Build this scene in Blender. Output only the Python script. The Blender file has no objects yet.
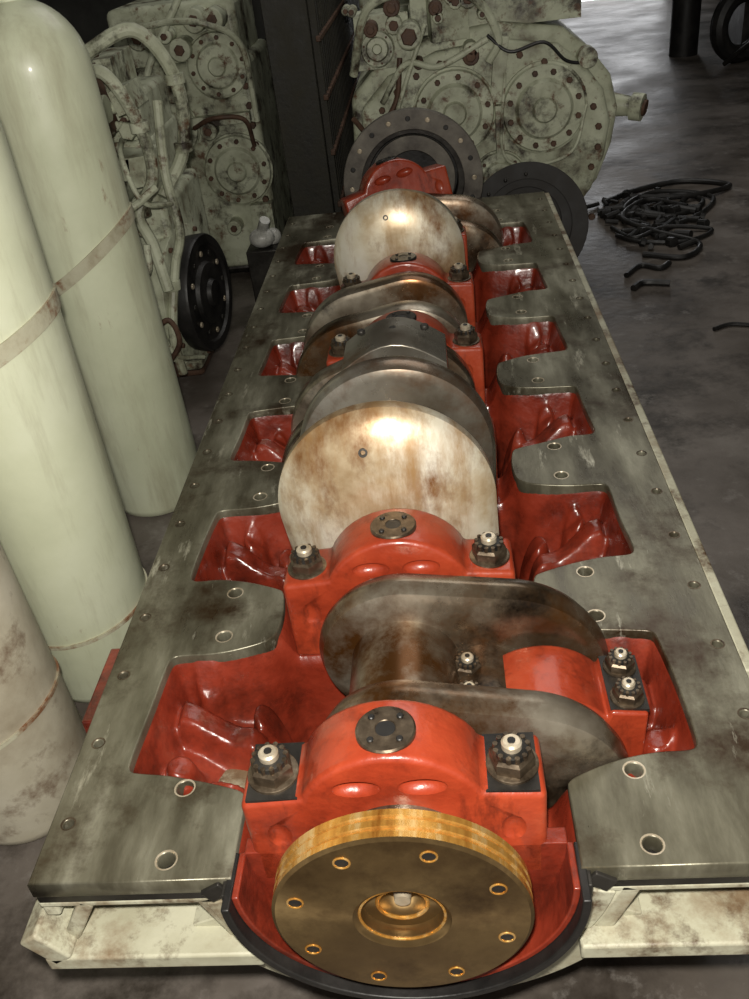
import bpy, bmesh, math, random
import numpy as np
from mathutils import Vector, Matrix, noise
random.seed(4)
scene=bpy.context.scene
scene.view_settings.view_transform='Standard'
DZ=0.53      # height of the machined deck above the floor
CX=-0.008    # crank axis x
PITCH=0.388
WEB0=0.073
# ------------------------------------------------------------------ materials
def mat(name,cols,scale=6,rough=(.35,.6),metal=0.0,bump=.15,bscale=40,coat=0.0,stretch=(1,1,1),stain=None,detail=8,stain2=None,aniso=0):
    m=bpy.data.materials.new(name); m.use_nodes=True
    nt=m.node_tree; N=nt.nodes; L=nt.links; bs=N['Principled BSDF']
    tc=N.new('ShaderNodeTexCoord'); mp=N.new('ShaderNodeMapping'); mp.inputs['Scale'].default_value=stretch
    L.new(tc.outputs['Object'],mp.inputs['Vector'])
    n=N.new('ShaderNodeTexNoise'); n.inputs['Scale'].default_value=scale; n.inputs['Detail'].default_value=detail; n.inputs['Roughness'].default_value=.62
    L.new(mp.outputs[0],n.inputs['Vector'])
    cr=N.new('ShaderNodeValToRGB'); el=cr.color_ramp.elements
    while len(el)>1: el.remove(el[-1])
    for i,(p,c) in enumerate(cols):
        e=el[0] if i==0 else el.new(p)
        e.position=p; e.color=(*c,1)
    L.new(n.outputs['Fac'],cr.inputs['Fac'])
    col=cr.outputs['Color']
    for si,st in enumerate((stain,stain2)):
        if not st: continue
        sc,ss,lo,hi=st[:4]; stc=st[4] if len(st)>4 else (1,1,1)
        n2=N.new('ShaderNodeTexNoise'); n2.inputs['Scale'].default_value=ss; n2.inputs['Detail'].default_value=10; n2.inputs['Roughness'].default_value=.7
        mp2=N.new('ShaderNodeMapping'); mp2.inputs['Location'].default_value=(3.1+si*5,7.7,1.3); mp2.inputs['Scale'].default_value=stc
        L.new(tc.outputs['Object'],mp2.inputs['Vector']); L.new(mp2.outputs[0],n2.inputs['Vector'])
        mr=N.new('ShaderNodeMapRange'); mr.inputs['From Min'].default_value=lo; mr.inputs['From Max'].default_value=hi
        L.new(n2.outputs['Fac'],mr.inputs['Value'])
        mx=N.new('ShaderNodeMixRGB'); mx.inputs['Color2'].default_value=(*sc,1)
        L.new(mr.outputs[0],mx.inputs['Fac']); L.new(col,mx.inputs['Color1']); col=mx.outputs[0]
    L.new(col,bs.inputs['Base Color'])
    mr2=N.new('ShaderNodeMapRange'); mr2.inputs['From Min'].default_value=.3; mr2.inputs['From Max'].default_value=.7
    mr2.inputs['To Min'].default_value=rough[0]; mr2.inputs['To Max'].default_value=rough[1]
    L.new(n.outputs['Fac'],mr2.inputs['Value']); L.new(mr2.outputs[0],bs.inputs['Roughness'])
    bs.inputs['Metallic'].default_value=metal
    bs.inputs['Coat Weight'].default_value=coat; bs.inputs['Coat Roughness'].default_value=.12
    if aniso:
        tg=N.new('ShaderNodeTangent'); tg.direction_type='RADIAL'; tg.axis='Y'
        L.new(tg.outputs[0],bs.inputs['Tangent']); bs.inputs['Anisotropic'].default_value=aniso
    if bump>0:
        n3=N.new('ShaderNodeTexNoise'); n3.inputs['Scale'].default_value=bscale; n3.inputs['Detail'].default_value=5
        L.new(mp.outputs[0],n3.inputs['Vector'])
        b=N.new('ShaderNodeBump'); b.inputs['Strength'].default_value=bump; b.inputs['Distance'].default_value=.01
        L.new(n3.outputs['Fac'],b.inputs['Height']); L.new(b.outputs[0],bs.inputs['Normal'])
    return m
M_deck=mat('oily_machined_deck',[(.3,(.05,.042,.027)),(.44,(.105,.096,.065)),(.55,(.18,.17,.122)),(.66,(.3,.29,.22)),(.76,(.46,.44,.36))],4.5,(.22,.46),.45,.05,60,0,(2.6,.7,1),stain=((.035,.018,.006),4.5,.49,.63),stain2=((.5,.48,.38),7,.6,.7,(3,.6,1)))
M_dark=mat('dark_steel',[(.3,(.012,.011,.01)),(.7,(.06,.055,.048))],10,(.3,.6),.6,.1)
M_nut=mat('oily_nut_steel',[(.3,(.03,.02,.012)),(.55,(.12,.09,.06)),(.75,(.26,.21,.15))],40,(.25,.45),.7,.05,80)
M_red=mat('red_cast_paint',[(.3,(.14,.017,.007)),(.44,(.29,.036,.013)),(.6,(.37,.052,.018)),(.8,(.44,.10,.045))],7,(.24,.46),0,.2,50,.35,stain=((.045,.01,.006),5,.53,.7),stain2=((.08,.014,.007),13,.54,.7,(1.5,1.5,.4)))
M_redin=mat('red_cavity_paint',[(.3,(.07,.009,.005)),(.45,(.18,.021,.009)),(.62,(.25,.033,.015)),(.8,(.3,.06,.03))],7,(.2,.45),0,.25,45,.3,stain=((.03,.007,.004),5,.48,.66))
M_steel=mat('crank_steel',[(.3,(.06,.036,.018)),(.44,(.17,.13,.088)),(.57,(.3,.26,.2)),(.72,(.46,.42,.34))],5,(.18,.38),.7,.04,30,stain=((.10,.04,.01),4.5,.47,.63),stain2=((.018,.012,.008),7,.52,.67))
M_web=mat('clean_web_steel',[(.3,(.12,.095,.065)),(.5,(.27,.25,.21)),(.7,(.44,.42,.37))],4,(.2,.36),.7,.04,30,stain=((.12,.05,.015),5,.5,.68))
M_weblit=mat('flash_lit_web_steel',[(.3,(.32,.2,.09)),(.42,(.54,.43,.28)),(.52,(.7,.64,.5)),(.7,(.82,.79,.7))],5.5,(.3,.46),.4,.04,40,stain=((.2,.08,.02),6,.5,.66,(1.6,1,.8)),stain2=((.38,.23,.1),3.5,.48,.64,(2.4,1,.5)))  # crank steel with flash light on the faces put into the colour, plus brown stains
M_bronze=mat('flange_oil_film',[(.3,(.10,.058,.02)),(.5,(.2,.13,.055)),(.7,(.36,.25,.11))],6,(.26,.38),.85,.02,60,stain=((.05,.024,.009),8,.5,.75),aniso=.85)
M_gold=mat('flange_rim',[(.3,(.4,.14,.02)),(.5,(.75,.38,.08)),(.7,(.98,.74,.36))],8,(.2,.32),.75,.02,60,stretch=(6,1,6))
M_cream=mat('cream_green_paint',[(.3,(.3,.28,.19)),(.5,(.44,.43,.32)),(.7,(.54,.53,.41))],5,(.45,.65),0,.12,30,stain=((.08,.045,.022),11,.5,.62),stain2=((.2,.14,.08),4,.49,.63))
M_cyl=mat('gas_cylinder_paint',[(.3,(.56,.59,.42)),(.5,(.64,.67,.49)),(.75,(.73,.76,.59))],3,(.35,.55),0,.08,30,.15,stain=((.28,.18,.1),14,.62,.71,(1,1,.35)),stain2=((.46,.46,.32),5,.5,.7,(2,2,.3)))
M_cyl2=mat('dirty_cylinder_paint',[(.3,(.33,.28,.2)),(.5,(.5,.46,.35)),(.75,(.6,.56,.45))],5,(.5,.7),0,.12,30,0,stain=((.16,.10,.06),8,.55,.7))
M_eng=mat('old_engine_paint',[(.3,(.2,.19,.13)),(.45,(.41,.43,.31)),(.65,(.58,.61,.46))],8,(.4,.65),0,.25,25,0,stain=((.03,.02,.011),7,.52,.64),stain2=((.12,.06,.03),18,.55,.66))
M_grid=mat('grille_olive',[(.3,(.012,.011,.008)),(.6,(.035,.032,.022)),(.8,(.06,.05,.035))],10,(.5,.8),.1,.2)
M_rust=mat('rust_brown',[(.3,(.04,.02,.012)),(.6,(.12,.065,.04)),(.8,(.24,.18,.12))],20,(.5,.8),.2,.3)
M_black=mat('black_grease',[(.3,(.006,.006,.006)),(.7,(.022,.02,.018))],12,(.35,.6),.1,.15)
M_iron=mat('black_iron',[(.3,(.010,.009,.008)),(.7,(.03,.027,.024))],12,(.6,.8),0,.15)
M_stud=mat('stud_steel',[(.3,(.3,.24,.15)),(.7,(.66,.58,.45))],30,(.25,.4),.5,.02)
M_floor=mat('stained_concrete',[(.3,(.045,.037,.03)),(.45,(.10,.084,.07)),(.6,(.16,.138,.12)),(.75,(.24,.22,.195))],1.8,(.3,.6),0,.2,22,0,stain=((.03,.023,.017),2.4,.49,.63),stain2=((.22,.2,.18),9,.57,.7))
M_wall=mat('grimy_wall',[(.3,(.10,.10,.09)),(.7,(.2,.2,.18))],2,(.7,.9),0,.05)
M_wood=mat('wood_block',[(.3,(.1,.06,.03)),(.7,(.25,.16,.09))],6,(.6,.8),0,.2,20,0,(1,6,6))
M_belt=mat('strap_webbing',[(.3,(.3,.26,.17)),(.5,(.46,.44,.32)),(.8,(.55,.55,.42))],14,(.6,.8),0,.2,stain=((.2,.09,.04),9,.5,.62))
M_rag=mat('plastic_wrap',[(.3,(.3,.3,.27)),(.7,(.7,.7,.66))],20,(.2,.4),0,.4,25)
# ------------------------------------------------------------------ mesh builder
class B:
    def __init__(s): s.bm=bmesh.new(); s.mats=[]
    def mi(s,m):
        if m not in s.mats: s.mats.append(m)
        return s.mats.index(m)
    def add(s,verts,faces,m):
        i=s.mi(m); vs=[s.bm.verts.new(v) for v in verts]; out=[]
        for f in faces:
            try:
                fa=s.bm.faces.new([vs[k] for k in f]); fa.material_index=i
            except ValueError: pass
        return vs
    def box(s,c,size,m,rot=(0,0,0)):
        R=Matrix.Rotation(rot[2],3,'Z')@Matrix.Rotation(rot[1],3,'Y')@Matrix.Rotation(rot[0],3,'X')
        vs=[Vector(c)+R@Vector((sx*size[0]/2,sy*size[1]/2,sz*size[2]/2)) for sx in(-1,1) for sy in(-1,1) for sz in(-1,1)]
        s.add(vs,[(0,1,3,2),(4,6,7,5),(0,4,5,1),(2,3,7,6),(0,2,6,4),(1,5,7,3)],m)
    def lathe(s,c,axis,prof,m,seg=32,caps=True):
        a=Vector(axis).normalized(); u=a.orthogonal().normalized(); v=a.cross(u); c=Vector(c)
        vs=[];n=len(prof)
        for (d,r) in prof:
            for k in range(seg):
                t=2*math.pi*k/seg
                vs.append(c+a*d+(u*math.cos(t)+v*math.sin(t))*r)
        fs=[]
        for i in range(n-1):
            for k in range(seg):
                k2=(k+1)%seg
                fs.append((i*seg+k,i*seg+k2,(i+1)*seg+k2,(i+1)*seg+k))
        if caps:
            fs.append(tuple(range(seg-1,-1,-1))); fs.append(tuple((n-1)*seg+k for k in range(seg)))
        s.add(vs,fs,m)
    def cyl(s,p0,p1,r,m,r2=None,seg=24,ch=0):
        p0=Vector(p0);p1=Vector(p1);a=p1-p0;L=a.length; r2=r if r2 is None else r2
        if ch: s.lathe(p0,a,[(0,r-ch),(ch,r),(L-ch,r2),(L,r2-ch)],m,seg)
        else: s.lathe(p0,a,[(0,r),(L,r2)],m,seg)
    def ring(s,c,axis,ri,ro,th,m,seg=48):
        s.lathe(c,axis,[(0,ri),(0,ro),(th,ro),(th,ri),(0,ri)],m,seg,False)
    def torus(s,c,axis,R,r,m,seg=40):
        pr=[(r*math.sin(t),R+r*math.cos(t)) for t in [2*math.pi*k/10 for k in range(11)]]
        s.lathe(c,axis,pr,m,seg,False)
    def hexnut(s,c,axis,r,h,m,n=6):
        s.lathe(c,axis,[(0,r),(h*.8,r),(h,r*.86)],m,n)
    def prism(s,prof,y0,y1,m):
        n=len(prof)
        vs=[(x,y0,z) for x,z in prof]+[(x,y1,z) for x,z in prof]
        fs=[tuple(range(n)),tuple(range(2*n-1,n-1,-1))]+[(i,i+n,(i+1)%n+n,(i+1)%n) for i in range(n)]
        s.add(vs,fs,m)
    def sphere(s,c,r,m,sc=(1,1,1),seg=16):
        vs=[];fs=[];rings=seg//2
        for i in range(rings+1):
            p=math.pi*i/rings
            for k in range(seg):
                t=2*math.pi*k/seg
                vs.append((c[0]+r*sc[0]*math.sin(p)*math.cos(t),c[1]+r*sc[1]*math.sin(p)*math.sin(t),c[2]+r*sc[2]*math.cos(p)))
        for i in range(rings):
            for k in range(seg):
                k2=(k+1)%seg; fs.append((i*seg+k,(i+1)*seg+k,(i+1)*seg+k2,i*seg+k2))
        s.add(vs,fs,m)
    def tube(s,pts,r,m,seg=10,sub=8):
        P=[Vector(p) for p in pts]; Q=[]
        E=[P[0]*2-P[1]]+P+[P[-1]*2-P[-2]]
        for i in range(1,len(E)-2):
            for k in range(sub):
                t=k/sub; a,b,c,d=E[i-1],E[i],E[i+1],E[i+2]
                Q.append(.5*((2*b)+(c-a)*t+(2*a-5*b+4*c-d)*t*t+(3*b-a-3*c+d)*t**3))
        Q.append(P[-1])
        up=None;vs=[]
        for i,q in enumerate(Q):
            tg=(Q[min(i+1,len(Q)-1)]-Q[max(i-1,0)]).normalized()
            if up is None: up=tg.orthogonal().normalized()
            up=(up-tg*up.dot(tg)).normalized(); w=tg.cross(up)
            for k in range(seg):
                a=2*math.pi*k/seg; vs.append(q+(up*math.cos(a)+w*math.sin(a))*r)
        fs=[(i*seg+k,i*seg+(k+1)%seg,(i+1)*seg+(k+1)%seg,(i+1)*seg+k) for i in range(len(Q)-1) for k in range(seg)]
        fs+= [tuple(range(seg-1,-1,-1)),tuple((len(Q)-1)*seg+k for k in range(seg))]
        s.add(vs,fs,m)
    def done(s,name,parent=None,bevel=0,ang=35,loc=None):
        bmesh.ops.recalc_face_normals(s.bm,faces=s.bm.faces)
        me=bpy.data.meshes.new(name); s.bm.to_mesh(me); s.bm.free()
        for m in s.mats: me.materials.append(m)
        for p in me.polygons: p.use_smooth=True
        me.set_sharp_from_angle(angle=math.radians(ang))
        o=bpy.data.objects.new(name,me); scene.collection.objects.link(o)
        if parent: o.parent=parent
        if loc: o.location=loc
        if bevel:
            b=o.modifiers.new('bevel','BEVEL'); b.width=bevel; b.segments=3; b.limit_method='ANGLE'; b.angle_limit=math.radians(40)
        return o
def empty(name,loc=(0,0,0)):
    o=bpy.data.objects.new(name,None); scene.collection.objects.link(o); o.location=loc; return o
def bake(o):
    dg=bpy.context.evaluated_depsgraph_get(); me=bpy.data.meshes.new_from_object(o.evaluated_get(dg))
    o.modifiers.clear(); o.data=me; return me
# ------------------------------------------------------------------ crankcase
block=empty('engine_crankcase')
def chaikin(p,n=2):
    for _ in range(n):
        q=[p[0]]
        for i in range(len(p)-1):
            a=np.array(p[i]);b=np.array(p[i+1]); q.append(tuple(a*.75+b*.25)); q.append(tuple(a*.25+b*.75))
        q.append(p[-1]); p=q
    return p
YEND=WEB0+6*PITCH+.06
def side(sgn):
    pts=[(.202,-.004),(.202,.06),(.202,.105)]
    for k in range(6):
        ya=WEB0+PITCH*k+.085; yb=WEB0+PITCH*(k+1)-.085
        if k==0: ya-=.01
        j=[random.uniform(-.005,.005) for _ in range(6)]
        # pocket edges flare towards the crank, outer corners tight
        pts+=[(.203,ya-.038),(.212,ya-.03),(.262,ya-.012+j[0]),(.315,ya+.002+j[1]),(.352,ya+.002),(.366,ya+.006),(.371,ya+.022),(.366+j[2],(ya+yb)/2),(.362,yb-.02),(.357,yb-.006),(.342,yb-.002),(.29+j[4],yb+j[3]),(.235,yb+.01),(.21,yb+.022),(.2,yb+.04),(.197,WEB0+PITCH*(k+1))]
    pts.append((.19,YEND))
    p=chaikin(pts,2)
    return [(CX+sgn*x,y) for x,y in p]
Ls=side(-1); Rs=side(1)
inner=Ls+Rs[::-1]
XL,XR,Y1=-.4525,.4525,2.62
outer=[(XL,-.004)]+Ls+Rs[::-1]+[(XR,-.004),(XR,Y1),(XL,Y1)]
holes=[]
for sx in(-1,1):
    for k in range(20): holes.append((sx*.431,.077+.1293*k,.0085))
    for k in range(7):
        for d in(-.052,.052): holes.append((CX+sx*.283,WEB0+PITCH*k+d,.0125))
def curve2d(name,polys,z,ext,bev,m):
    cu=bpy.data.curves.new(name,'CURVE'); cu.dimensions='2D'; cu.fill_mode='BOTH'; cu.extrude=ext; cu.bevel_depth=bev; cu.bevel_resolution=1
    for p in polys:
        s=cu.splines.new('POLY'); s.points.add(len(p)-1); s.use_cyclic_u=True
        for i,(x,y) in enumerate(p): s.points[i].co=(x,y,0,1)
    cu.materials.append(m)
    o=bpy.data.objects.new(name,cu); scene.collection.objects.link(o); o.location=(0,0,z); o.parent=block
    return o
hp=[[(x+r*math.cos(2*math.pi*k/20),y+r*math.sin(2*math.pi*k/20)) for k in range(20)] for x,y,r in holes]
curve2d('deck_plate',[outer]+hp,DZ-.0135,.0115,.002,M_deck)
curve2d('deck_lower_layer',[outer],DZ-.034,.006,0,M_dark)
b=B()
for x,y,r in holes:
    pr=[(.0003,r+.0015),(.0003,r-.0004)]
    for k in range(7): pr+=[(-.0015-.003*k,r-.0016),(-.003-.003*k,r-.0004)]
    b.lathe((x,y,DZ),(0,0,1),pr,M_nut if r<.01 else M_stud,20,False)
b.done('threaded_holes',block,0,20)
# interior height field
nx,ny=200,660
xs=np.linspace(CX-.385,CX+.385,nx); ys=np.linspace(.028,YEND,ny)
X,Y=np.meshgrid(xs,ys)
poly=np.array(inner); A=poly; Bp=np.roll(poly,-1,axis=0)
inside=np.zeros(X.shape,bool); dist=np.full(X.shape,9.)
for a,b_ in zip(A,Bp):
    c=((a[1]>Y)!=(b_[1]>Y))
    with np.errstate(divide='ignore',invalid='ignore'):
        xi=(b_[0]-a[0])*(Y-a[1])/(b_[1]-a[1]+1e-12)+a[0]
    inside^=(c&(X<xi))
    ab=b_-a; l=ab@ab+1e-12; t=np.clip(((X-a[0])*ab[0]+(Y-a[1])*ab[1])/l,0,1)
    dist=np.minimum(dist,np.hypot(X-a[0]-t*ab[0],Y-a[1]-t*ab[1]))
sd=np.where(inside,dist,-dist)
S=lambda e0,e1,v:(lambda t:t*t*(3-2*t))(np.clip((v-e0)/(e1-e0),0,1))
ax=np.abs(X-CX)
depth=.085+.045*S(.33,.25,ax)+.11*S(.235,.17,ax)
u=((Y-WEB0)/PITCH)%1.0; du=np.minimum(u,1-u)*PITCH
sad=S(.062,.045,du)*S(.215,.2,ax)
depth=depth*(1-sad)+.05*sad
for k in range(6):
    yc=WEB0+PITCH*(k+.5)
    for sx in(-1,1):
        rr=np.abs(Y-(yc+.02+.25*sx*(X-CX-sx*.27))); depth-=.05*S(.034,.016,rr)*S(.19,.22,ax)*S(.352,.335,ax)
        for (bx,by,bh,br) in [(.33,-.052,.035,.022),(.225,.06,.05,.028),(.30,.085,.04,.02)]:
            bx2=bx+random.uniform(-.01,.01);by2=by+random.uniform(-.008,.008)
            r=np.hypot(X-(CX+sx*bx2),Y-(yc+by2))
            depth-=bh*S(br*1.25,br*.8,r)
        r=np.hypot(X-(CX+sx*.265),Y-(yc-.07)); depth-=.022*S(.034,.029,r); depth+=.06*S(.022,.018,r)
nz=np.array([[noise.noise(Vector((x*11,y*11,.3)))*.014+noise.noise(Vector((x*60,y*60,2.)))*.002 for x in xs] for y in ys])
depth+=nz*(1-sad)
Z=DZ-.008-np.maximum(depth,.004)*S(-.004,.028,sd)-(1-S(-.012,-.004,sd))*.02
vs=np.stack([X,Y,Z],-1).reshape(-1,3)
idx=np.arange(nx*ny).reshape(ny,nx)
keep=(sd>-.02)
q=np.stack([idx[:-1,:-1],idx[:-1,1:],idx[1:,1:],idx[1:,:-1]],-1)
kq=keep[:-1,:-1]&keep[1:,1:]
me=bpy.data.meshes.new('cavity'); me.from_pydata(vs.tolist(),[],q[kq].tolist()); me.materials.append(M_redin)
for p in me.polygons:p.use_smooth=True
cav=bpy.data.objects.new('cast_cavity',me); scene.collection.objects.link(cav); cav.parent=block
# outer shell
b=B()
b.box((-.42,1.43,.26),(.05,2.34,.42),M_cream); b.box((.425,1.43,.26),(.05,2.34,.42),M_cream)
b.box((0,2.585,.26),(.85,.05,.42),M_cream); b.box((0,1.45,.06),(.85,2.26,.06),M_cream)
b.box((.462,1.45,DZ-.02),(.018,2.33,.034),M_cream); b.box((-.447,1.3,DZ-.06),(.02,2.6,.03),M_cream)
for sx in(-1,1):
    b.box((sx*.33,.075,DZ-.1),(.25,.03,.14),M_cream)
    b.box((sx*.33,.17,DZ-.14),(.25,.2,.03),M_cream)
    b.box((sx*.332,.022,DZ-.047),(.25,.05,.012),M_cream)
    b.box((sx*.328,.012,DZ-.135),(.275,.08,.026),M_cream)
    b.box((sx*.418,.022,DZ-.085),(.02,.05,.09),M_cream,(0,sx*-.5,0))
    b.box((sx*.235,.022,DZ-.085),(.025,.05,.09),M_cream,(0,sx*.35,0))
    b.box((sx*.458,.012,DZ-.105),(.03,.08,.06),M_cream,(0,sx*.6,0))
b.done('cast_shell',block,.004)
b=B()
for sx in(-1,1):
    b.box((CX+sx*.222,-.006,DZ-.022),(.03,.01,.022),M_dark,(0,sx*.6,0))
    b.box((CX+sx*.205,-.01,DZ-.014),(.010,.03,.02),M_dark)
b.done('gasket_ends',block,.002)
def halfring(bb,ri,ro,y0,y1,m,da=0,n=40):
    pr=[]; a0=math.pi+da; a1=2*math.pi-da
    for k in range(n+1):
        a=a0+(a1-a0)*k/n; pr.append((CX+ro*math.cos(a),DZ-.002+ro*math.sin(a)))
    for k in range(n,-1,-1):
        a=a0+(a1-a0)*k/n; pr.append((CX+ri*math.cos(a),DZ-.002+ri*math.sin(a)))
    N=len(pr); vs=[(x,y0,z) for x,z in pr]+[(x,y1,z) for x,z in pr]
    fs=[]
    for k in range(n):
        fs+=[(k,k+1,N-2-k,N-1-k),(N+k,N+N-1-k,N+N-2-k,N+k+1)]
    fs+=[(i,i+N,(i+1)%N+N,(i+1)%N) for i in range(N)]
    bb.add(vs,fs,m)
b=B()
halfring(b,.196,.206,-.045,.03,M_black); halfring(b,.188,.196,-.03,.03,M_redin)
halfring(b,.206,.245,-.005,.05,M_cream,.2); halfring(b,.245,.30,.01,.05,M_cream,.4)
halfring(b,.05,.19,.028,.05,M_redin)
b.done('front_seal_housing',block,.002)
b=B()
for y in(.5,1.3,2.3): b.box((0,y,.015),(1.0,.14,.05),M_wood)
b.done('timber_supports',block,.003)
# ------------------------------------------------------------------ bearing caps
def cap_profile(w=.173,sh=.085,inn=.098,R=.115,zc=.04,bot=-.06):
    a=math.acos(inn/R); pr=[(w,bot),(w,sh),(inn+.004,sh+.004)]
    for k in range(15):
        t=a+(math.pi-2*a)*k/14; pr.append((R*math.cos(t),zc+R*math.sin(t)))
    pr+=[(-inn-.004,sh+.004),(-w,sh),(-w,bot)]
    return pr
b=B(); b.prism(cap_profile(),-.045,.045,M_red)
cap0=b.done('cap_tmp',None,.008)
b=B()
for sx in(-1,1):
    for sy in(-1,1):
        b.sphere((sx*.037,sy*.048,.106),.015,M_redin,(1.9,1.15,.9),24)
        b.sphere((sx*.135,sy*.05,.03),.012,M_red,(1.4,.9,2.0))
cut=b.done('cut_tmp')
bm_=cap0.modifiers.new('b','BOOLEAN'); bm_.object=cut; bm_.operation='DIFFERENCE'; bm_.solver='EXACT'
capmesh=bake(cap0); bpy.data.objects.remove(cut); bpy.data.objects.remove(cap0)
for p in capmesh.polygons: p.use_smooth=True
capmesh.set_sharp_from_angle(angle=math.radians(35))
def bigbolt(b,c,ax,r):
    c=Vector(c); a=Vector(ax).normalized()
    b.lathe(c,a,[(0,r*1.28),(r*.18,r*1.28),(r*.22,r*1.2)],M_nut,28)
    b.hexnut(c+a*r*.2,a,r*1.12,r*.8,M_nut)
    b.lathe(c+a*r*.95,a,[(0,r*.86),(r*.3,r*.82),(r*.35,r*.7)],M_dark,24)
    for k in range(12):
        t=2*math.pi*k/12; u=a.orthogonal().normalized(); v=a.cross(u)
        p=c+a*r*1.0+(u*math.cos(t)+v*math.sin(t))*r*.8
        b.cyl(p,p+a*r*.33,r*.13,M_nut,seg=8)
    b.lathe(c+a*r*1.1,a,[(0,r*.5),(r*.5,r*.5),(r*.6,r*.4)],M_stud,20)
    b.lathe(c+a*r*1.65,a,[(0,r*.2),(r*.1,r*.2)],M_black,12)
for i in range(7):
    yc=WEB0+PITCH*i
    o=bpy.data.objects.new('bearing_cap_%d'%(i+1),capmesh); scene.collection.objects.link(o); o.parent=block
    o.location=(CX-.006,yc,DZ)
    if i==6: o.rotation_euler=(math.radians(-8),math.radians(-9),math.radians(18)); o.location=(CX-.035,yc-.07,DZ+.075)
    b=B()
    if i<6:
        for sx in(-1,1):
            if i==0: b.box((sx*.136,0,.087),(.060,.082,.004),M_dark)
            bigbolt(b,(sx*.138,-.004,.088 if i==0 else .085),(0,0,1),.0235)
    b.lathe((0,-.004,.14),(0,0,1),[(0,.034),(.0155,.034),(.0175,.032),(.0175,.012),(.0165,.011)],M_nut if i in(0,1) else M_dark,36)
    b.cyl((0,-.004,.14),(0,-.004,.1567),.012,M_black)
    for k in range(4):
        t=math.pi/4+k*math.pi/2; b.lathe((.023*math.cos(t),-.004+.023*math.sin(t),.157),(0,0,1),[(0,.004),(.002,.004),(.003,.003)],M_black,10)
    f=b.done('cap_fittings_%d'%(i+1),o,0)
# ------------------------------------------------------------------ crankshaft
crank=empty('crankshaft')
def web(name,y0,y1,deg,throw=.12,r1=.145,r2=.168,bv=.014,m=M_steel,ox=0,dome=0):
    d=(math.sin(math.radians(deg)),math.cos(math.radians(deg))); n=112
    def ring(y,ins):
        out=[]
        for k in range(n):
            t=2*math.pi*k/n; nv=(math.cos(t),math.sin(t))
            a=r1; bb=throw*(d[0]*nv[0]+d[1]*nv[1])+r2
            if bb>a: out.append((CX+ox+d[0]*throw+(r2-ins)*nv[0],y,DZ+d[1]*throw+(r2-ins)*nv[1]))
            else: out.append((CX+ox+(r1-ins)*nv[0],y,DZ+(r1-ins)*nv[1]))
        return out
    if dome:
        # front face crowned, broad radius at the rim, shaped to catch a highlight
        specs=[(y0,.11),(y0+dome*.08,.085),(y0+dome*.2,.06),(y0+dome*.4,.036),(y0+dome*.6,.019),(y0+dome*.8,.007),(y0+dome,0),(y1-bv,0),(y1-bv*.3,bv*.3),(y1,bv)]
    else:
        specs=[(y0,bv),(y0+bv*.3,bv*.3),(y0+bv,0),(y1-bv,0),(y1-bv*.3,bv*.3),(y1,bv)]
    vs=[];fs=[]
    for y,i in specs: vs+=ring(y,i)
    for j in range(len(specs)-1):
        for k in range(n):
            k2=(k+1)%n; fs.append((j*n+k,j*n+k2,(j+1)*n+k2,(j+1)*n+k))
    fs+=[tuple(range(n)),tuple((len(specs)-1)*n+k for k in range(n))]
    b=B(); b.add(vs,fs,m)
    if dome:
        b.lathe((CX-.045,y0+.012,DZ+.235),(0,-1,.35),[(0,.007),(.005,.007),(.005,.004),(-.002,.003)],M_dark,16)
    return b.done(name,crank)
dirs=[112,-4,238,248,-4,112]
b=B()
b.cyl((CX,-.02,DZ),(CX,2.6,DZ),.078,M_steel,seg=48)
for i in range(6):
    yc=WEB0+PITCH*(i+.5); d=math.radians(dirs[i]); px,pz=CX+.12*math.sin(d),DZ+.12*math.cos(d)
    b.cyl((px,yc-.08,pz),(px,yc+.08,pz),.082 if i else .07,M_steel,seg=48)
b.done('journals',crank)
for i in range(6):
    yc=WEB0+PITCH*(i+.5)
    if i in(0,5):
        web('crank_web_%da'%(i+1),yc-.128,yc-.066,115,.155,.112,.15,bv=.024)
        web('crank_web_%db'%(i+1),yc+.066,yc+.128,111,.145,.128,.16,bv=.026)
        continue
    if i in(1,4):
        web('crank_web_%da'%(i+1),yc-.130,yc-.060,dirs[i],throw=.118,r1=.168,r2=.174,bv=.006,m=M_weblit,ox=-.014,dome=.045)
        web('crank_web_%db'%(i+1),yc+.05,yc+.115,dirs[i],throw=.12 if i==1 else .09,r1=.16,r2=.170 if i==1 else .155,bv=.022,m=M_web)
        continue
    web('crank_web_%da'%(i+1),yc-.128,yc-.062,dirs[i])
    web('crank_web_%db'%(i+1),yc+.062,yc+.128,dirs[i])
b=B(); yc=WEB0+PITCH*2.5
pr=[(-.1,.08),(.1,.08),(.098,.2)]+[(.098-.196*k/10,.2+.045*math.sin(math.pi*k/10)) for k in range(1,10)]+[(-.098,.2)]
b.prism([(CX-.01+x,DZ+z) for x,z in pr],yc-.15,yc-.02,M_web)
for x in(-.06,0,.06): b.lathe((CX-.01+x,yc-.07,DZ+.236),(0,0,1),[(0,.008),(.008,.008),(.009,.006)],M_dark,14)
b.done('bolted_counterweight',crank,.004)
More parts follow.
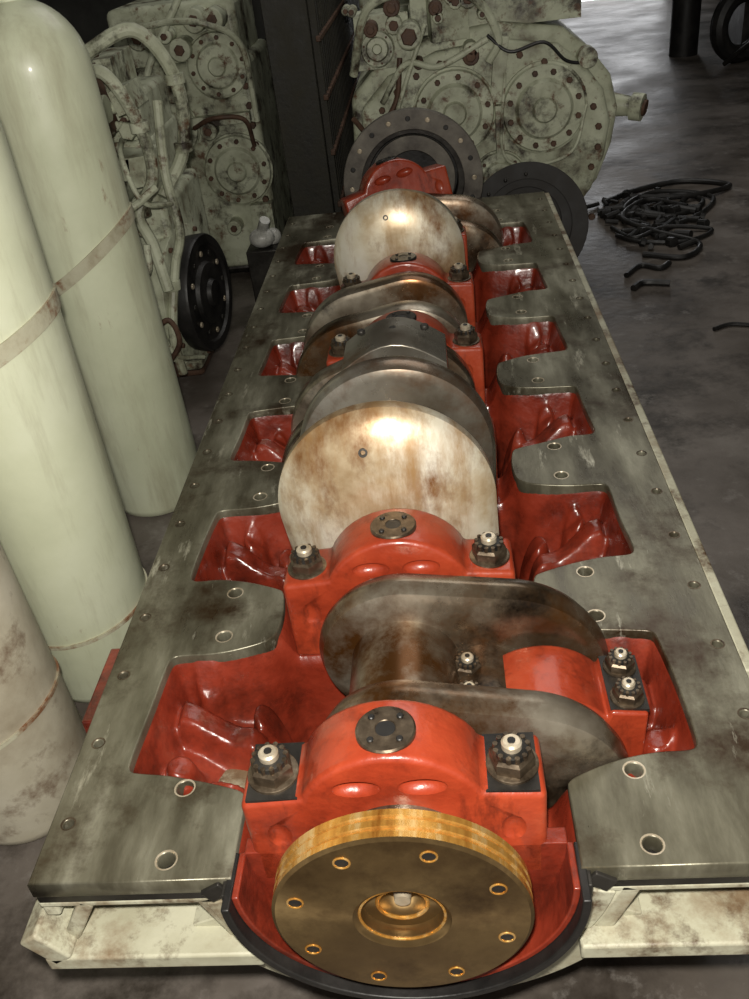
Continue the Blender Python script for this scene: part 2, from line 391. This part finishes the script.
# front flange
b=B(); FR=.1425
b.lathe((CX,-.062,DZ),(0,1,0),[(.008,.046),(.003,.050),(.002,.052),(0,.054),(0,FR-.004),(.003,FR)],M_bronze,96,False)
b.done('output_flange_face',crank)
b=B()
b.lathe((CX,-.062,DZ),(0,1,0),[(.003,FR),(.010,FR),(.012,FR-.003),(.014,FR-.003),(.016,FR),(.023,FR),(.025,FR-.003),(.027,FR-.003),(.029,FR),(.036,FR),(.039,FR-.005),(.039,.08)],M_gold,96,False)
b.lathe((CX,-.054,DZ),(0,1,0),[(0,.046),(.012,.044),(.012,.028),(.022,.026),(.03,.020),(.03,.0)],M_bronze,48,False)
b.torus((CX,-.056,DZ),(0,1,0),.047,.0018,M_gold); b.torus((CX,-.042,DZ),(0,1,0),.028,.0024,M_gold)
b.lathe((CX,-.040,DZ),(0,1,0),[(0,.009),(.02,.012)],M_stud,16)
for k in range(8):
    t=math.radians(22.5+45*k+4); p=(CX+.118*math.cos(t),-.0622,DZ+.118*math.sin(t))
    b.lathe(p,(0,1,0),[(0,.0085),(0.0,.0085),(.0,.0)],M_black,16,False)
    b.torus(p,(0,1,0),.0085,.0013,M_gold,16)
b.done('output_flange_rim',crank)
# ------------------------------------------------------------------ connecting rod on front crankpin
b=B()
yc=WEB0+PITCH*.5; ccx,ccz=CX+.19,DZ-.046
pr=cap_profile(.128,.052,.075,.098,-.018,-.09)
R=Matrix.Rotation(math.radians(-2),2)
P=[]
for x,z in pr:
    v=R@Vector((x,z)); P.append((ccx+v.x,ccz+v.y))
b.prism(P,yc-.055,yc+.052,M_red)
b.prism([(ccx-.1,DZ-.25),(ccx+.06,DZ-.25),(ccx+.09,ccz-.05),(ccx-.11,ccz-.05)],yc-.04,yc+.04,M_red)
b.done('connecting_rod_big_end',crank,.007)
b=B()
for sx in(-1,1):
    v=R@Vector((sx*.104,.053)); c=(ccx+v.x,0,ccz+v.y)
    a=R@Vector((0,1))
    b.box((c[0],yc,c[2]),(.05,.1,.006),M_dark,(0,math.radians(2),0))
    for dy in(-.028,.028): bigbolt(b,(c[0],yc+dy,c[2]+.002),(a.x,0,a.y),.0175)
b.done('rod_bolts',crank)
# ------------------------------------------------------------------ rear flywheel housing ring
M_ringg=mat('ring_grey_steel',[(.3,(.05,.042,.035)),(.6,(.16,.145,.12)),(.8,(.26,.24,.2))],12,(.45,.65),.2,.1)
b=B()
b.ring((0,2.66,.6),(0,-1,0),.18,.245,.03,M_ringg,64); b.ring((0,2.74,.6),(0,-1,0),.16,.215,.08,M_dark,64)
b.lathe((0,2.75,.6),(0,-1,0),[(0,.2),(.01,.2)],M_black,48)
b.ring((0,2.70,.6),(0,-1,0),.10,.15,.02,M_ringg,64)
for k in range(20):
    t=2*math.pi*k/20; b.lathe((.215*math.cos(t),2.630,.6+.215*math.sin(t)),(0,-1,0),[(0,.009),(.002,.009),(.002,.0)],M_black if k%2 else M_stud,10,False)
b.lathe((0,2.64,.56),(0,-1,0),[(0,.10),(.02,.10),(.02,.05),(.04,.05),(.04,.02)],M_steel,40)
b.box((0,2.70,.3),(.2,.06,.56),M_dark)
b.done('flywheel_housing',None,.002)
b=B()
b.ring((.41,2.8,.36),(-.1,-1,.25),.165,.225,.035,M_iron,64)
b.ring((.41,2.83,.36),(-.1,-1,.25),.13,.17,.05,M_iron,64)
b.ring((.41,2.845,.36),(-.1,-1,.25),.05,.14,.02,M_iron,64)
for k in range(16):
    t=2*math.pi*k/16; p=Vector((.41,2.76,.355))+Vector((.197*math.cos(t),.05*math.sin(t),.19*math.sin(t))); b.sphere(p,.008,M_dark,seg=8)
b.box((.41,2.82,.08),(.2,.10,.16),M_black)
b.done('bell_housing_ring',None,.002)
# ------------------------------------------------------------------ helper detail
def cover(b,c,ax,r,m,nb=10,th=.03):
    a=Vector(ax).normalized(); c=Vector(c)
    b.lathe(c,a,[(-.02,r*1.05),(th*.4,r*1.05),(th*.5,r),(th,r*.97),(th*1.05,r*.7),(th*1.6,r*.62),(th*1.6,r*.3),(th*2.1,r*.25),(th*2.1,.001)],m,40)
    u=a.orthogonal().normalized(); v=a.cross(u)
    for k in range(nb):
        t=2*math.pi*k/nb; p=c+(u*math.cos(t)+v*math.sin(t))*r*.84+a*th
        b.hexnut(p,a,r*.075,r*.09,M_rust)
# ------------------------------------------------------------------ marine gearbox at the back
GY=.08
b=B()
pr=[(-.2,.05),(-.24,.5),(-.22,.82),(-.1,.93),(.1,1.0),(.35,1.02),(.58,.98),(.68,.9),(.76,.8),(.79,.68),(.77,.55),(.72,.42),(.62,.3),(.58,.05)]
b.prism(pr,3.02+GY,3.75+GY,M_eng)
pr2=[(x*.93+.02,z*.95) for x,z in pr]; b.prism(pr2,2.97+GY,3.03+GY,M_eng)
gb=b.done('marine_gearbox',None,.02)
b=B()
cover(b,(.168,2.97,.74),(0,-1,0),.15,M_eng,10); cover(b,(.502,2.97,.72),(0,-1,0),.155,M_eng,12)
cover(b,(.33,2.97,.48),(0,-1,0),.1,M_eng,8)
b.cyl((.77,3.1,.68),(.85,3.07,.67),.045,M_eng,.035,20); b.cyl((.85,3.07,.67),(.89,3.05,.665),.05,M_eng,seg=20); b.cyl((.89,3.05,.665),(.9,3.045,.663),.03,M_rust,seg=20)
for k in range(14):
    t=k/13; b.hexnut((-.17+.86*t,2.965,.28+.03*math.sin(9*t)),(0,-1,0),.014,.015,M_rust)
for k in range(18):
    t=math.radians(200-220*k/17); b.hexnut((.27+.44*math.cos(t),2.965,.6+.33*math.sin(t)),(0,-1,0),.013,.015,M_rust)
b.box((.34,3.3,1.08),(.62,.5,.16),M_eng); b.box((.34,3.3,1.17),(.68,.56,.03),M_eng)
b.box((.34,3.3,1.3),(.5,.4,.24),M_eng)
for k in range(8): b.hexnut((.04+.085*k,3.05,1.185),(0,0,1),.014,.015,M_rust)
b.box((-.08,3.12,1.0),(.2,.22,.18),M_eng); cover(b,(-.1,3.0,.98),(0,-1,.1),.06,M_eng,6)
b.cyl((.02,3.05,1.02),(.02,2.9,1.02),.045,M_eng,ch=.006); b.hexnut((.02,2.9,1.02),(0,-1,0),.03,.02,M_rust)
b.box((.16,3.05,1.05),(.14,.12,.14),M_eng,(0,0,.2))
b.tube([(-.2,3.0,.9),(-.12,2.92,1.12),(.05,2.9,1.16),(.25,2.92,1.12),(.34,2.95,.98),(.3,2.94,.9)],.016,M_eng)
b.tube([(.36,2.94,.86),(.34,2.92,.6),(.42,2.91,.53),(.6,2.92,.56),(.66,2.95,.72)],.006,M_eng)
b.tube([(.3,2.95,.99),(.38,2.93,.93),(.5,2.92,.95),(.58,2.93,.88),(.66,2.95,.86)],.006,M_black)
b.tube([(-.1,2.95,.8),(0,2.92,.93),(.12,2.92,.91),(.3,2.93,.98)],.011,M_eng)
b.tube([(-.22,2.99,.75),(-.15,2.93,.7),(-.05,2.93,.8),(-.02,2.94,.95)],.01,M_rust)
b.tube([(-.18,2.98,.6),(-.1,2.92,.66),(0,2.91,.88),(.08,2.93,1.05)],.008,M_eng)
for k in range(16):
    x=random.uniform(-.2,.3); z=random.uniform(.9,1.14); s=random.uniform(.015,.035)
    b.cyl((x,3.02,z),(x,2.93,z),s,M_eng if k%3 else M_rust,seg=12,ch=.003); b.hexnut((x,2.93,z),(0,-1,0),s*.6,.012,M_rust)
b.box((.34,2.96,.87),(.05,.03,.22),M_eng,(0,.12,0)); b.box((.335,2.95,.6),(.03,.04,.3),M_eng)
b.cyl((.66,3.0,.88),(.66,2.93,.88),.035,M_eng)
b.box((.22,3.3,.03),(.8,.6,.06),M_dark)
o=b.done('covers_and_pipes',gb,.003); o.location=(0,GY,0)
# ------------------------------------------------------------------ old engine on the left
b=B()
b.box((-1.35,2.66,.5),(1.0,.46,.75),M_eng); b.box((-1.33,2.66,.93),(.95,.4,.16),M_eng); b.box((-1.35,2.66,.08),(1.0,.36,.16),M_rust)
b.box((-.86,2.62,.38),(.09,.52,.6),M_eng)
oe=b.done('diesel_engine',None,.02)
b=B()
for k in range(4):
    x=-1.0-.2*k
    b.box((x,2.62,1.06),(.16,.3,.12),M_eng,(0,0,.05)); b.cyl((x,2.55,1.1),(x,2.55,1.15),.03,M_rust)
    b.cyl((x,2.42,.96),(x,2.3,1.0),.035,M_eng,ch=.005); b.box((x,2.39,.7),(.13,.05,.18),M_eng)
    for q in(-1,1):
        for w in(-1,1): b.hexnut((x+q*.05,2.365,.7+w*.07),(0,-1,0),.01,.012,M_rust)
b.box((-1.08,2.28,1.02),(.30,.16,.16),M_eng,(0,-.15,0)); b.box((-.92,2.27,1.03),(.02,.19,.19),M_rust,(0,-.15,0))
b.box((-1.0,2.27,.82),(.13,.14,.26),M_eng); b.box((-1.0,2.2,.82),(.10,.02,.22),M_eng)
for q in(-1,1):
    for w in(-1,0,1): b.hexnut((-1.0+q*.04,2.19,.82+w*.09),(0,-1,0),.009,.012,M_rust)
b.cyl((-1.8,2.3,1.0),(-.9,2.3,1.0),.042,M_eng,seg=20)
for k in range(5): b.cyl((-1.75+.18*k,2.3,1.0),(-1.735+.18*k,2.3,1.0),.055,M_rust,seg=20)
b.cyl((-1.5,2.24,1.1),(-1.05,2.24,1.12),.05,M_eng,ch=.015)
n=Vector((1,-.16,0)).normalized(); fc=Vector((-.74,2.42,.35))
b.lathe(fc,n,[(-.06,.2),(-.01,.205),(0,.2),(0,.17),(-.012,.165),(-.012,.11),(.004,.105),(.004,.05),(.02,.045),(.02,.001)],M_black,64)
b.lathe(fc-n*.1,n,[(-.02,.24),(.03,.24),(.035,.22)],M_eng,48)
u=Vector((0,0,1)); v=n.cross(u)
for k in range(12):
    t=2*math.pi*k/12
    b.lathe(fc+(u*math.cos(t)+v*math.sin(t))*.14-n*.01,n,[(0,.010),(.006,.010),(.006,.001)],M_dark if k%2 else M_stud,10)
    b.hexnut(fc+(u*math.cos(t)+v*math.sin(t))*.225-n*.065,n,.01,.012,M_rust)
P=M_eng
b.tube([(-.93,2.24,1.12),(-.85,2.22,1.1),(-.8,2.25,.95),(-.8,2.26,.8),(-.86,2.22,.7),(-.84,2.22,.6),(-.82,2.2,.45)],.019,P)
b.tube([(-.95,2.32,1.15),(-.78,2.35,1.2),(-.7,2.4,1.05),(-.72,2.4,.85),(-.8,2.32,.72)],.021,P)
b.tube([(-1.2,2.17,.95),(-1.05,2.14,.85),(-1.0,2.13,.65),(-.9,2.15,.62)],.015,P)
b.tube([(-.98,2.16,.64),(-.96,2.14,.55),(-.86,2.14,.53),(-.84,2.16,.62)],.012,P)
b.tube([(-1.0,2.15,.72),(-.86,2.13,.74),(-.78,2.2,.78)],.012,P)
b.tube([(-1.25,2.2,.8),(-1.1,2.14,.6),(-.98,2.15,.4),(-.9,2.2,.35),(-.86,2.2,.2)],.014,P)
b.tube([(-1.0,2.2,.3),(-.9,2.12,.33),(-.82,2.12,.38),(-.8,2.12,.3),(-.86,2.12,.22)],.009,M_rust)
b.tube([(-.95,2.2,.9),(-1.0,2.15,1.0),(-.9,2.13,1.05),(-.87,2.2,.95)],.009,P)
b.tube([(-.76,2.36,1.0),(-.77,2.3,.8),(-.76,2.28,.62),(-.8,2.26,.5),(-.84,2.2,.3),(-.84,2.2,.15)],.016,P)
for (x,z) in [(-.8,.95),(-.86,.7),(-.82,.45),(-1.05,.85),(-1.1,.6),(-.9,.35),(-.72,.85),(-.7,1.05)]:
    yy=2.4 if x>-.75 else (2.25 if x>-.9 else 2.15)
    b.cyl((x,yy,z-.015),(x,yy,z+.015),.03,P,seg=16)
for i in range(60):
    x=random.uniform(-1.35,-.84); z=random.uniform(.12,1.1); s=random.uniform(.03,.08); y0=random.uniform(2.24,2.36)
    k=i%4
    if k==0: b.cyl((x,2.44,z),(x,y0,z),s*.5,M_eng,ch=.004,seg=18); b.hexnut((x,y0,z),(0,-1,0),s*.25,.015,M_rust)
    elif k==1: b.box((x,2.36,z),(s,.16,s*1.2),M_eng,(0,random.uniform(-.3,.3),0))
    elif k==2:
        b.cyl((x,2.4,z),(x+.01,y0-.03,z),s*.25,M_rust,seg=12); b.hexnut((x+.01,y0-.03,z),(0,-1,0),s*.4,.018,M_eng)
    else: b.cyl((x-s,y0+.03,z),(x+s,y0+.03,z+.02),s*.28,M_eng,seg=14,ch=.003)
for i in range(60):
    b.hexnut((random.uniform(-1.3,-.85),2.43,random.uniform(.15,1.0)),(0,-1,0),.012,.02,M_rust)
for i in range(12):
    x=random.uniform(-1.25,-.88); z=random.uniform(.3,1.05)
    b.tube([(x,2.35,z),(x+.03,2.17+random.random()*.06,z+random.uniform(-.05,.1)),(x+.08,2.16,z-random.uniform(.05,.15)),(x+.12+random.random()*.04,2.3,z-.2)],random.choice([.006,.008,.011]),M_rust if i%3==0 else M_eng)
b.done('pipes_and_fittings',oe,.0015)
# ------------------------------------------------------------------ gearbox behind left
b=B()
b.box((-.98,3.85,.5),(.62,.6,.9),M_eng); b.box((-.98,3.85,1.05),(.55,.5,.25),M_eng); b.box((-.98,3.85,.03),(.5,.5,.06),M_dark)
g2=b.done('reduction_gearbox',None,.03)
b=B()
cover(b,(-.8,3.55,.93),(0,-1,0),.13,M_eng,10); cover(b,(-.8,3.55,.5),(0,-1,0),.15,M_eng,10); cover(b,(-1.05,3.55,.7),(0,-1,0),.11,M_eng,8)
b.box((-.85,3.53,.72),(.3,.06,.04),M_eng); b.box((-.72,3.53,.25),(.1,.08,.2),M_eng)
b.tube([(-1.1,3.5,.3),(-1.05,3.45,.6),(-1.1,3.45,.9),(-.9,3.5,1.2)],.015,M_eng)
b.tube([(-.95,3.5,.7),(-.85,3.45,.74),(-.72,3.47,.72),(-.7,3.5,.6)],.010,M_rust)
b.tube([(-1.15,3.5,1.1),(-.95,3.45,1.12),(-.8,3.42,1.1),(-.68,3.48,1.0),(-.67,3.5,.7)],.012,M_eng)
for k in range(12): b.hexnut((-.7,3.55,.12+.08*k),(0,-1,0),.016,.02,M_rust)
for k in range(14):
    x=random.uniform(-1.2,-.7); z=random.uniform(.2,1.15); s=random.uniform(.02,.05)
    b.cyl((x,3.6,z),(x,3.47,z),s,M_eng,seg=14,ch=.004); b.hexnut((x,3.47,z),(0,-1,0),s*.5,.012,M_rust)
b.done('covers',g2,.003)
b=B()
b.box((-.47,5.0,.72),(.18,3.2,1.44),M_grid)
for k in range(40): b.box((-.365,3.45+.078*k,.75),(.03,.03,1.3),M_grid)
for z in(.12,.34,.56,.78,1.0,1.22): b.box((-.35,5.0,z),(.02,3.2,.02),M_rust)
for k in range(5): b.cyl((-.54+.035*k,3.42,.02),(-.54+.035*k,3.42,1.4),.010,M_rust,seg=8)
b.done('radiator_core',None,.003)
b=B()
b.box((-.29,3.0,.3),(.025,.8,.06),M_dark); b.box((-.29,3.0,.18),(.05,.7,.2),M_dark); b.box((-.29,3.0,.04),(.07,.7,.08),M_wood)
b.done('steel_channel',None,.003)
b=B()
b.box((.22,4.9,.6),(.9,1.2,1.2),M_eng); b.box((.22,4.9,1.3),(.8,1.1,.3),M_eng)
for k in range(5): b.cyl((-.1+.15*k,4.3,1.1),(-.1+.15*k,4.15,1.12),.06,M_rust)
b.done('engine_on_pallet',None,.02)
# ------------------------------------------------------------------ gas cylinders
def gas(p0,p1,R,m,straps=()):
    b=B(); p0=Vector(p0); a=(Vector(p1)-p0); L=a.length
    pr=[(0,R*.80),(.012,R*.93),(.035,R)]
    nseg=12
    body=L
    pr+=[(body*.5,R),(body,R)]
    for k in range(1,nseg):
        t=math.pi/2*k/nseg; pr.append((body+R*1.1*math.sin(t),max(R*math.cos(t),.035)))
    pr+=[(body+R*1.2,.033),(body+R*1.2+.05,.033)]
    b.lathe(p0,a,pr,m,56)
    an=a.normalized()
    top=p0+an*(body+R*1.2+.05)
    b.cyl(top,top+an*.1,.04,m,.034,24); b.cyl(top+an*.1,top+an*.115,.02,M_stud)
    for (h,sl,w,ms) in straps:
        n=56
        u=an.orthogonal().normalized(); v=an.cross(u)
        vs=[];fs=[]
        for k in range(n):
            t=2*math.pi*k/n; d=u*math.cos(t)+v*math.sin(t)
            hh=h+(sl[0]*d.x+sl[1]*d.y)*R
            for (rr,dh) in ((R*.99,-w/2),(R*1.03,-w/2),(R*1.03,w/2),(R*.99,w/2)): vs.append(p0+an*(hh+dh)+d*rr)
        for k in range(n):
            k2=(k+1)%n
            for j in range(4): fs.append((k*4+j,k*4+(j+1)%4,k2*4+(j+1)%4,k2*4+j))
        b.add(vs,fs,ms)
    return b.done('gas_cylinder')
gas((-.825,1.66,0),(-.83,1.63,1.2),.139,M_cyl,[(.77,(.6,.1),.035,M_belt)])
gas((-.775,.92,0),(-.77,.92,1.2),.142,M_cyl,[(.84,(.4,.1),.035,M_belt),(.20,(.1,.05),.008,M_belt)])
gas((-.82,.55,0),(-.86,.56,1.15),.138,M_cyl2,[(.25,(.3,0),.008,M_belt)])
# ------------------------------------------------------------------ floor debris
def T(pts): return [(.9+(x-.85)*.65,y*.8+1.25,z) for x,y,z in pts]
b=B()
b.tube(T([(.95,3.3,.014),(1.15,3.5,.014),(1.5,3.6,.014),(1.6,3.4,.014),(1.3,3.2,.014),(1.0,3.35,.03),(1.3,3.65,.03),(1.7,3.5,.014),(1.4,3.1,.014),(.9,3.0,.014)]),.012,M_black)
b.tube(T([(.85,2.95,.012),(1.0,2.8,.012),(1.3,2.75,.012),(1.5,2.9,.012),(1.2,2.95,.03),(.95,2.85,.02),(.85,3.1,.012)]),.01,M_black)
b.tube(T([(.9,3.6,.014),(1.2,3.8,.014),(1.6,3.9,.014),(1.9,3.7,.014),(1.5,3.5,.03),(1.1,3.6,.03)]),.014,M_black)
b.tube(T([(.95,2.6,.012),(1.2,2.5,.012),(1.35,2.7,.012),(1.1,2.9,.03),(.95,3.2,.03),(1.2,3.5,.03),(1.45,3.3,.03)]),.012,M_black)
for i in range(70):
    t=random.random()*6.28; x=1.1+.27*math.cos(t)*random.random(); y=3.9+.55*math.sin(t)*random.random()
    b.cyl((x,y,.012),(x+random.uniform(-.09,.09),y+random.uniform(-.08,.08),.02),random.uniform(.008,.024),M_black,seg=10)
b.done('power_cable',None,.001)
b=B(); b.tube([(.85,3.1,.01),(.93,3.2,.01),(1.0,3.15,.01),(1.05,3.2,.01)],.012,M_black); b.tube([(.85,2.95,.01),(.9,3.0,.01),(1.0,2.97,.01)],.014,M_black); b.tube([(1.05,2.5,.008),(1.12,2.53,.008),(1.2,2.5,.008)],.008,M_black); b.done('cable_offcut')
b=B()
b.torus((2.6,7.6,.28),(.4,-1,0),.22,.07,M_black,32); b.box((2.9,8.0,.35),(.5,.5,.7),M_dark); b.cyl((2.3,8.2,.0),(2.3,8.2,.8),.12,M_black)
b.tube([(2.4,7.3,.05),(2.6,7.0,.3),(2.9,7.2,.4),(3.1,7.5,.1)],.02,M_dark)
b.done('hand_truck')
b=B(); b.box((-.66,3.12,.14),(.14,.14,.28),M_dark); b.done('tool_crate',None,.005)
b=B(); b.sphere((-.66,3.10,.32),.05,M_rag,(1.1,1,.8)); b.cyl((-.66,3.1,.34),(-.63,3.07,.40),.022,M_rag,seg=14); b.sphere((-.62,3.14,.31),.035,M_rag); b.done('plastic_bottle')
b=B(); b.box((-.55,.50,.33),(.05,.18,.05),M_redin); b.box((-.55,.5,.155),(.05,.05,.31),M_redin); b.done('red_stand',None,.004)
# ------------------------------------------------------------------ room
def plane(name,vs,m):
    me=bpy.data.meshes.new(name); me.from_pydata(vs,[],[tuple(range(len(vs)))]); me.materials.append(m)
    o=bpy.data.objects.new(name,me); scene.collection.objects.link(o); return o
plane('floor',[(-6,-4,0),(8,-4,0),(8,13,0),(-6,13,0)],M_floor)
plane('wall_back',[(-6,13,0),(8,13,0),(8,13,4),(-6,13,4)],M_wall)
plane('wall_left',[(-6,-4,0),(-6,13,0),(-6,13,4),(-6,-4,4)],M_wall)
plane('wall_right',[(8,13,0),(8,-4,0),(8,-4,4),(8,13,4)],M_wall)
plane('ceiling',[(-6,13,4),(8,13,4),(8,-4,4),(-6,-4,4)],M_wall)
em=bpy.data.materials.new('daylight'); em.use_nodes=True; bs=em.node_tree.nodes['Principled BSDF']; bs.inputs['Emission Color'].default_value=(.97,.98,1,1); bs.inputs['Emission Strength'].default_value=2.2
plane('door_1',[(1.0,12.97,0),(3.2,12.97,0),(3.2,12.97,2.6),(1.0,12.97,2.6)],em)
# ------------------------------------------------------------------ light
w=bpy.data.worlds.new('w'); scene.world=w; w.use_nodes=True; w.node_tree.nodes['Background'].inputs[0].default_value=(1,.96,.9,1); w.node_tree.nodes['Background'].inputs[1].default_value=.35
def area(name,loc,tgt,size,e,col):
    l=bpy.data.lights.new(name,'AREA'); l.size=size; l.energy=e; l.color=col
    o=bpy.data.objects.new(name,l); scene.collection.objects.link(o); o.location=loc
    o.rotation_euler=(Vector(tgt)-Vector(loc)).to_track_quat('-Z','Y').to_euler(); return o
area('overhead_fill',(.8,4,3.8),(.8,3.5,0),2.4,40,(1,.97,.92))  # unseen overhead fill, added to lift the ambient and soften shadows
fl=bpy.data.lights.new('camera_flash','POINT'); fl.energy=128; fl.shadow_soft_size=.02; fl.color=(1,.95,.86)
fo=bpy.data.objects.new('camera_flash',fl); scene.collection.objects.link(fo); fo.location=(.07,-.60,1.53)
# ------------------------------------------------------------------ camera
cam=bpy.data.cameras.new('cam'); co=bpy.data.objects.new('camera',cam); scene.collection.objects.link(co)
r=Vector((.9931,.0391,-.1102)).normalized(); bk=Vector((.0940,-.8274,.5537)).normalized(); up=bk.cross(r).normalized(); r=up.cross(bk)
mw=Matrix(((r.x,up.x,bk.x,.0856),(r.y,up.y,bk.y,-.615),(r.z,up.z,bk.z,1.45),(0,0,0,1)))
co.matrix_world=mw
cam.sensor_fit='VERTICAL'; cam.sensor_height=36; cam.sensor_width=27; cam.lens=900/999*36; cam.clip_start=.02
scene.camera=co
print('DONE')
